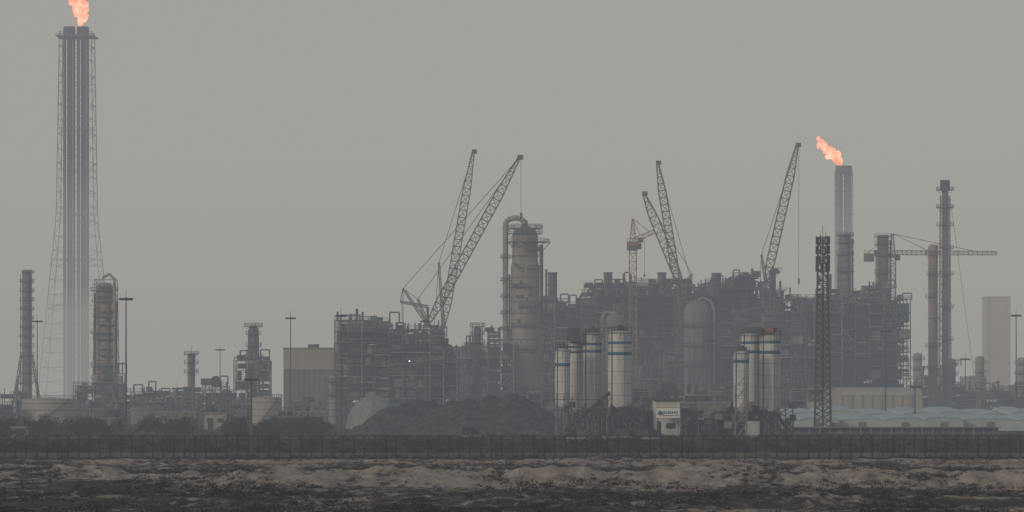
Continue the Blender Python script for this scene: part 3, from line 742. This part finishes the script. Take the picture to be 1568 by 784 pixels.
# ------------------------------------------------------------ concrete batching plant
def silo(x0,x1,yt,yb,d,bands,head=True):
    M=MB(); X=(sx(x0,d)+sx(x1,d))/2; r=(sx(x1,d)-sx(x0,d))/2; zt=sz(yt,d); zb=sz(yb,d)
    M.cyl((X,d,zb),(X,d,zt-.5),r,'silo_white',n=30,caps=False); M.cyl((X,d,zt-.5),(X,d,zt),r,'silo_white',r1=r*.75,n=30)
    M.cyl((X,d,zb-r*1.1),(X,d,zb),.35,'silo_white',r1=r,n=30,caps=False)
    z=zb
    while z<zt-1: M.cyl((X,d,z),(X,d,z+.06),r+.03,'steel_light',n=30,caps=False); z+=2.4
    for b,h in bands: M.cyl((X,d,sz(b+h,d)),(X,d,sz(b,d)),r+.04,'silo_blue',n=30,caps=False)
    M.ring((X,d),r,zt-.4,'steel_mid',w=.1,n=16,t=.05,slab='steel_light')
    if head:
        M.cyl((X,d,zt),(X,d,zt+1.2),.5,'steel_mid',n=12); M.box((X+r*.4,d-.5,zt+.4),(.8,.7,.9),'steel_mid'); M.cyl((X-r*.5,d,zt),(X-r*.5,d,zt+.9),.25,'rust_orange',n=8)
    for a in(-.25,.25): M.beam((X+r*.5+a,d-r*.95,0),(X+r*.5+a,d-r*.95,zt+1),.06,'steel_dark')
    M.cyl((X-r*.7,d-r*.8,1),(X-r*.7,d-r*.8,zt+.6),.09,'steel_mid',n=6)
    L=[(X+a*r*.75,d+b*r*.75) for a,b in((-1,-1),(1,-1),(1,1),(-1,1))]
    for q in range(4):
        a=L[q];b=L[(q+1)%4]; M.beam((*a,0),(*a,zb+1),.28,'steel_light')
        M.beam((*a,zb*.5),(*b,zb*.5),.15,'steel_light'); M.beam((*a,0),(*b,zb*.5),.12,'steel_light'); M.beam((*b,zb*.5),(*a,zb),.12,'steel_light')
    return M.done('cement_silo')
d=785
silo(864,893,522,628,d+5,[(530,3),(538,3)])
silo(892,922,509,626,d+4,[(525,4),(536,4)])
silo(850,873,534,622,d-3,[(556,5)])
silo(931,967,507,624,d-1,[(523,4),(539,5)])
silo(1134,1165,511,628,d+3,[(523,4),(537,4)])
silo(1163,1195,509,630,d,[(522,4),(537,5)])
silo(1123,1147,538,624,d-6,[(551,5)])
M=MB()
def lbox(x0,x1,y0,y1,dd,dep,m): M.box(((sx(x0,dd)+sx(x1,dd))/2,dd+dep/2,(sz(y0,dd)+sz(y1,dd))/2),(sx(x1,dd)-sx(x0,dd),dep,sz(y0,dd)-sz(y1,dd)),m)
dd=780
lbox(893,925,624,642,dd-1,5,'steel_mid'); lbox(925,950,636,666,dd-2,5,'steel_mid'); lbox(869,888,502,522,dd+6,2,'steel_mid'); lbox(899,911,504,510,dd+4,1.5,'steel_mid')
lbox(1143,1163,645,670,dd-6,5,'silo_white'); lbox(1152,1168,500,510,dd+2,2,'steel_mid'); lbox(1172,1184,501,509,dd+2,1.5,'rust_orange'); lbox(1165,1188,628,640,dd+3,4,'steel_mid')
lbox(1001,1041,612,668,dd-2,6,'silo_white'); lbox(999,1043,610,612.5,dd-3,8,'steel_mid')
lbox(1006,1012,645,668,dd-2.1,.15,'steel_dark'); lbox(1020,1034,648,656,dd-2.1,.15,'glass_dark')
lbox(1045,1070,625,668,dd+3,6,'wall_grey'); lbox(975,1000,628,668,dd+5,6,'steel_mid'); lbox(1070,1095,640,668,dd-1,6,'steel_dark'); lbox(1095,1120,630,666,dd+6,6,'steel_mid')
def conveyor(a,b,dd,w=1.3):
    A=P(*a,dd);B=P(*b,dd); M.lattice(A,B,w,w,.15,'steel_mid'); M.beam(A+Vector((0,0,w*.5)),B+Vector((0,0,w*.5)),.7,'steel_dark')
    for f in(.3,.6,.95):
        p=A*(1-f)+B*f; M.beam(p,(p.x,p.y+.8,0),.2,'steel_mid'); M.beam(p,(p.x,p.y-.8,0),.2,'steel_mid')
conveyor((866,664),(934,606),dd-8); conveyor((996,668),(935,628),dd-6,1.6); conveyor((1210,668),(1160,600),dd+8); conveyor((1110,640),(1140,596),dd+8,1.2)
for i in range(9):
    x=U(860,990); M.beam(P(x,668,dd-4),P(x,U(620,645),dd-4),.22,random.choice(['steel_light','steel_mid']))
for y in(612,628,645):
    M.beam(P(850,y,dd-6),P(930,y,dd-6),.2,'steel_mid'); M.rail(P(852,y,dd-6),P(925,y,dd-6),'steel_mid',.08,1.5)
for x in range(850,932,13): M.beam(Vector((sx(x,dd),dd-6,0)),P(x,608,dd-6),.2,'steel_light'); M.beam(Vector((sx(x,dd),dd-6,0)),P(x+13,628,dd-6),.13,'steel_mid')
M.lattice((sx(1130,dd),dd-10,0),(sx(1130,dd),dd-10,sz(590,dd)),2.2,2.2,.14,'steel_light')
for i in range(5): M.beam((sx(1122,dd),dd-11.4,i*2.5),(sx(1138,dd),dd-11.4,i*2.5+2.5),.16,'steel_light')
for i in range(230):
    x=random.choice([U(850,995),U(950,998),U(1046,1125),U(1110,1215)]); y=U(618,668); q=P(x,y,dd+U(-4,8)); c=R()
    if c<.5: M.box(q,(U(.4,1.8),U(.5,2),U(.3,1.5)),random.choice(['steel_dark','steel_mid','steel_mid','wall_grey','steel_light','rust_orange'])); M.beam((q.x,q.y,0),q,.2,'steel_dark')
    else: M.beam((q.x,q.y,0),q,.15,random.choice(['steel_light','steel_mid'])); M.beam(q,q+Vector((U(-2,2),0,U(-1,1))),.15,'steel_mid')
M.done('concrete_batching_plant')
M=MB(); q=P(1023,632,775); M.box(q,(4.7,.12,2.0),'sign_white'); M.box(q+Vector((0,.0,1.03)),(4.8,.16,.08),'steel_mid'); M.box(q+Vector((0,0,-1.03)),(4.8,.16,.08),'steel_mid')
M.dome(q+Vector((-1.6,-.07,-.3)),.5,.7,'silo_blue',n=12)
for i in range(7): M.box(q+Vector((-.8+i*.42,-.08,.05)),(.26,.05,.5),'silo_blue')
for i in range(11): M.box(q+Vector((-.9+i*.28,-.08,-.55)),(.16,.05,.2),'steel_dark')
for s_ in(-2,2): M.beam(q+Vector((s_,.1,0)),(q.x+s_,q.y+.1,0),.14,'steel_mid')
M.done('company_sign')
for i,(a,b,y,dd,mm) in enumerate([(868,905,676,690,'wall_cream'),(925,965,674,700,'wall_cream'),(985,1010,676,700,'wall_grey'),(700,735,672,720,'wall_grey')]):
    building('portable_cabin',a,b,y-3,dd,3,band=False,m=mm)

# ------------------------------------------------------------ camera
cam=bpy.data.cameras.new('camera'); co=bpy.data.objects.new('camera',cam); sc.collection.objects.link(co)
co.location=(0,0,CH); co.rotation_euler=(math.radians(90),0,0)
cam.sensor_width=36; cam.lens=36*FP/1568; cam.shift_y=218/1568; cam.clip_start=1; cam.clip_end=40000
sc.camera=co
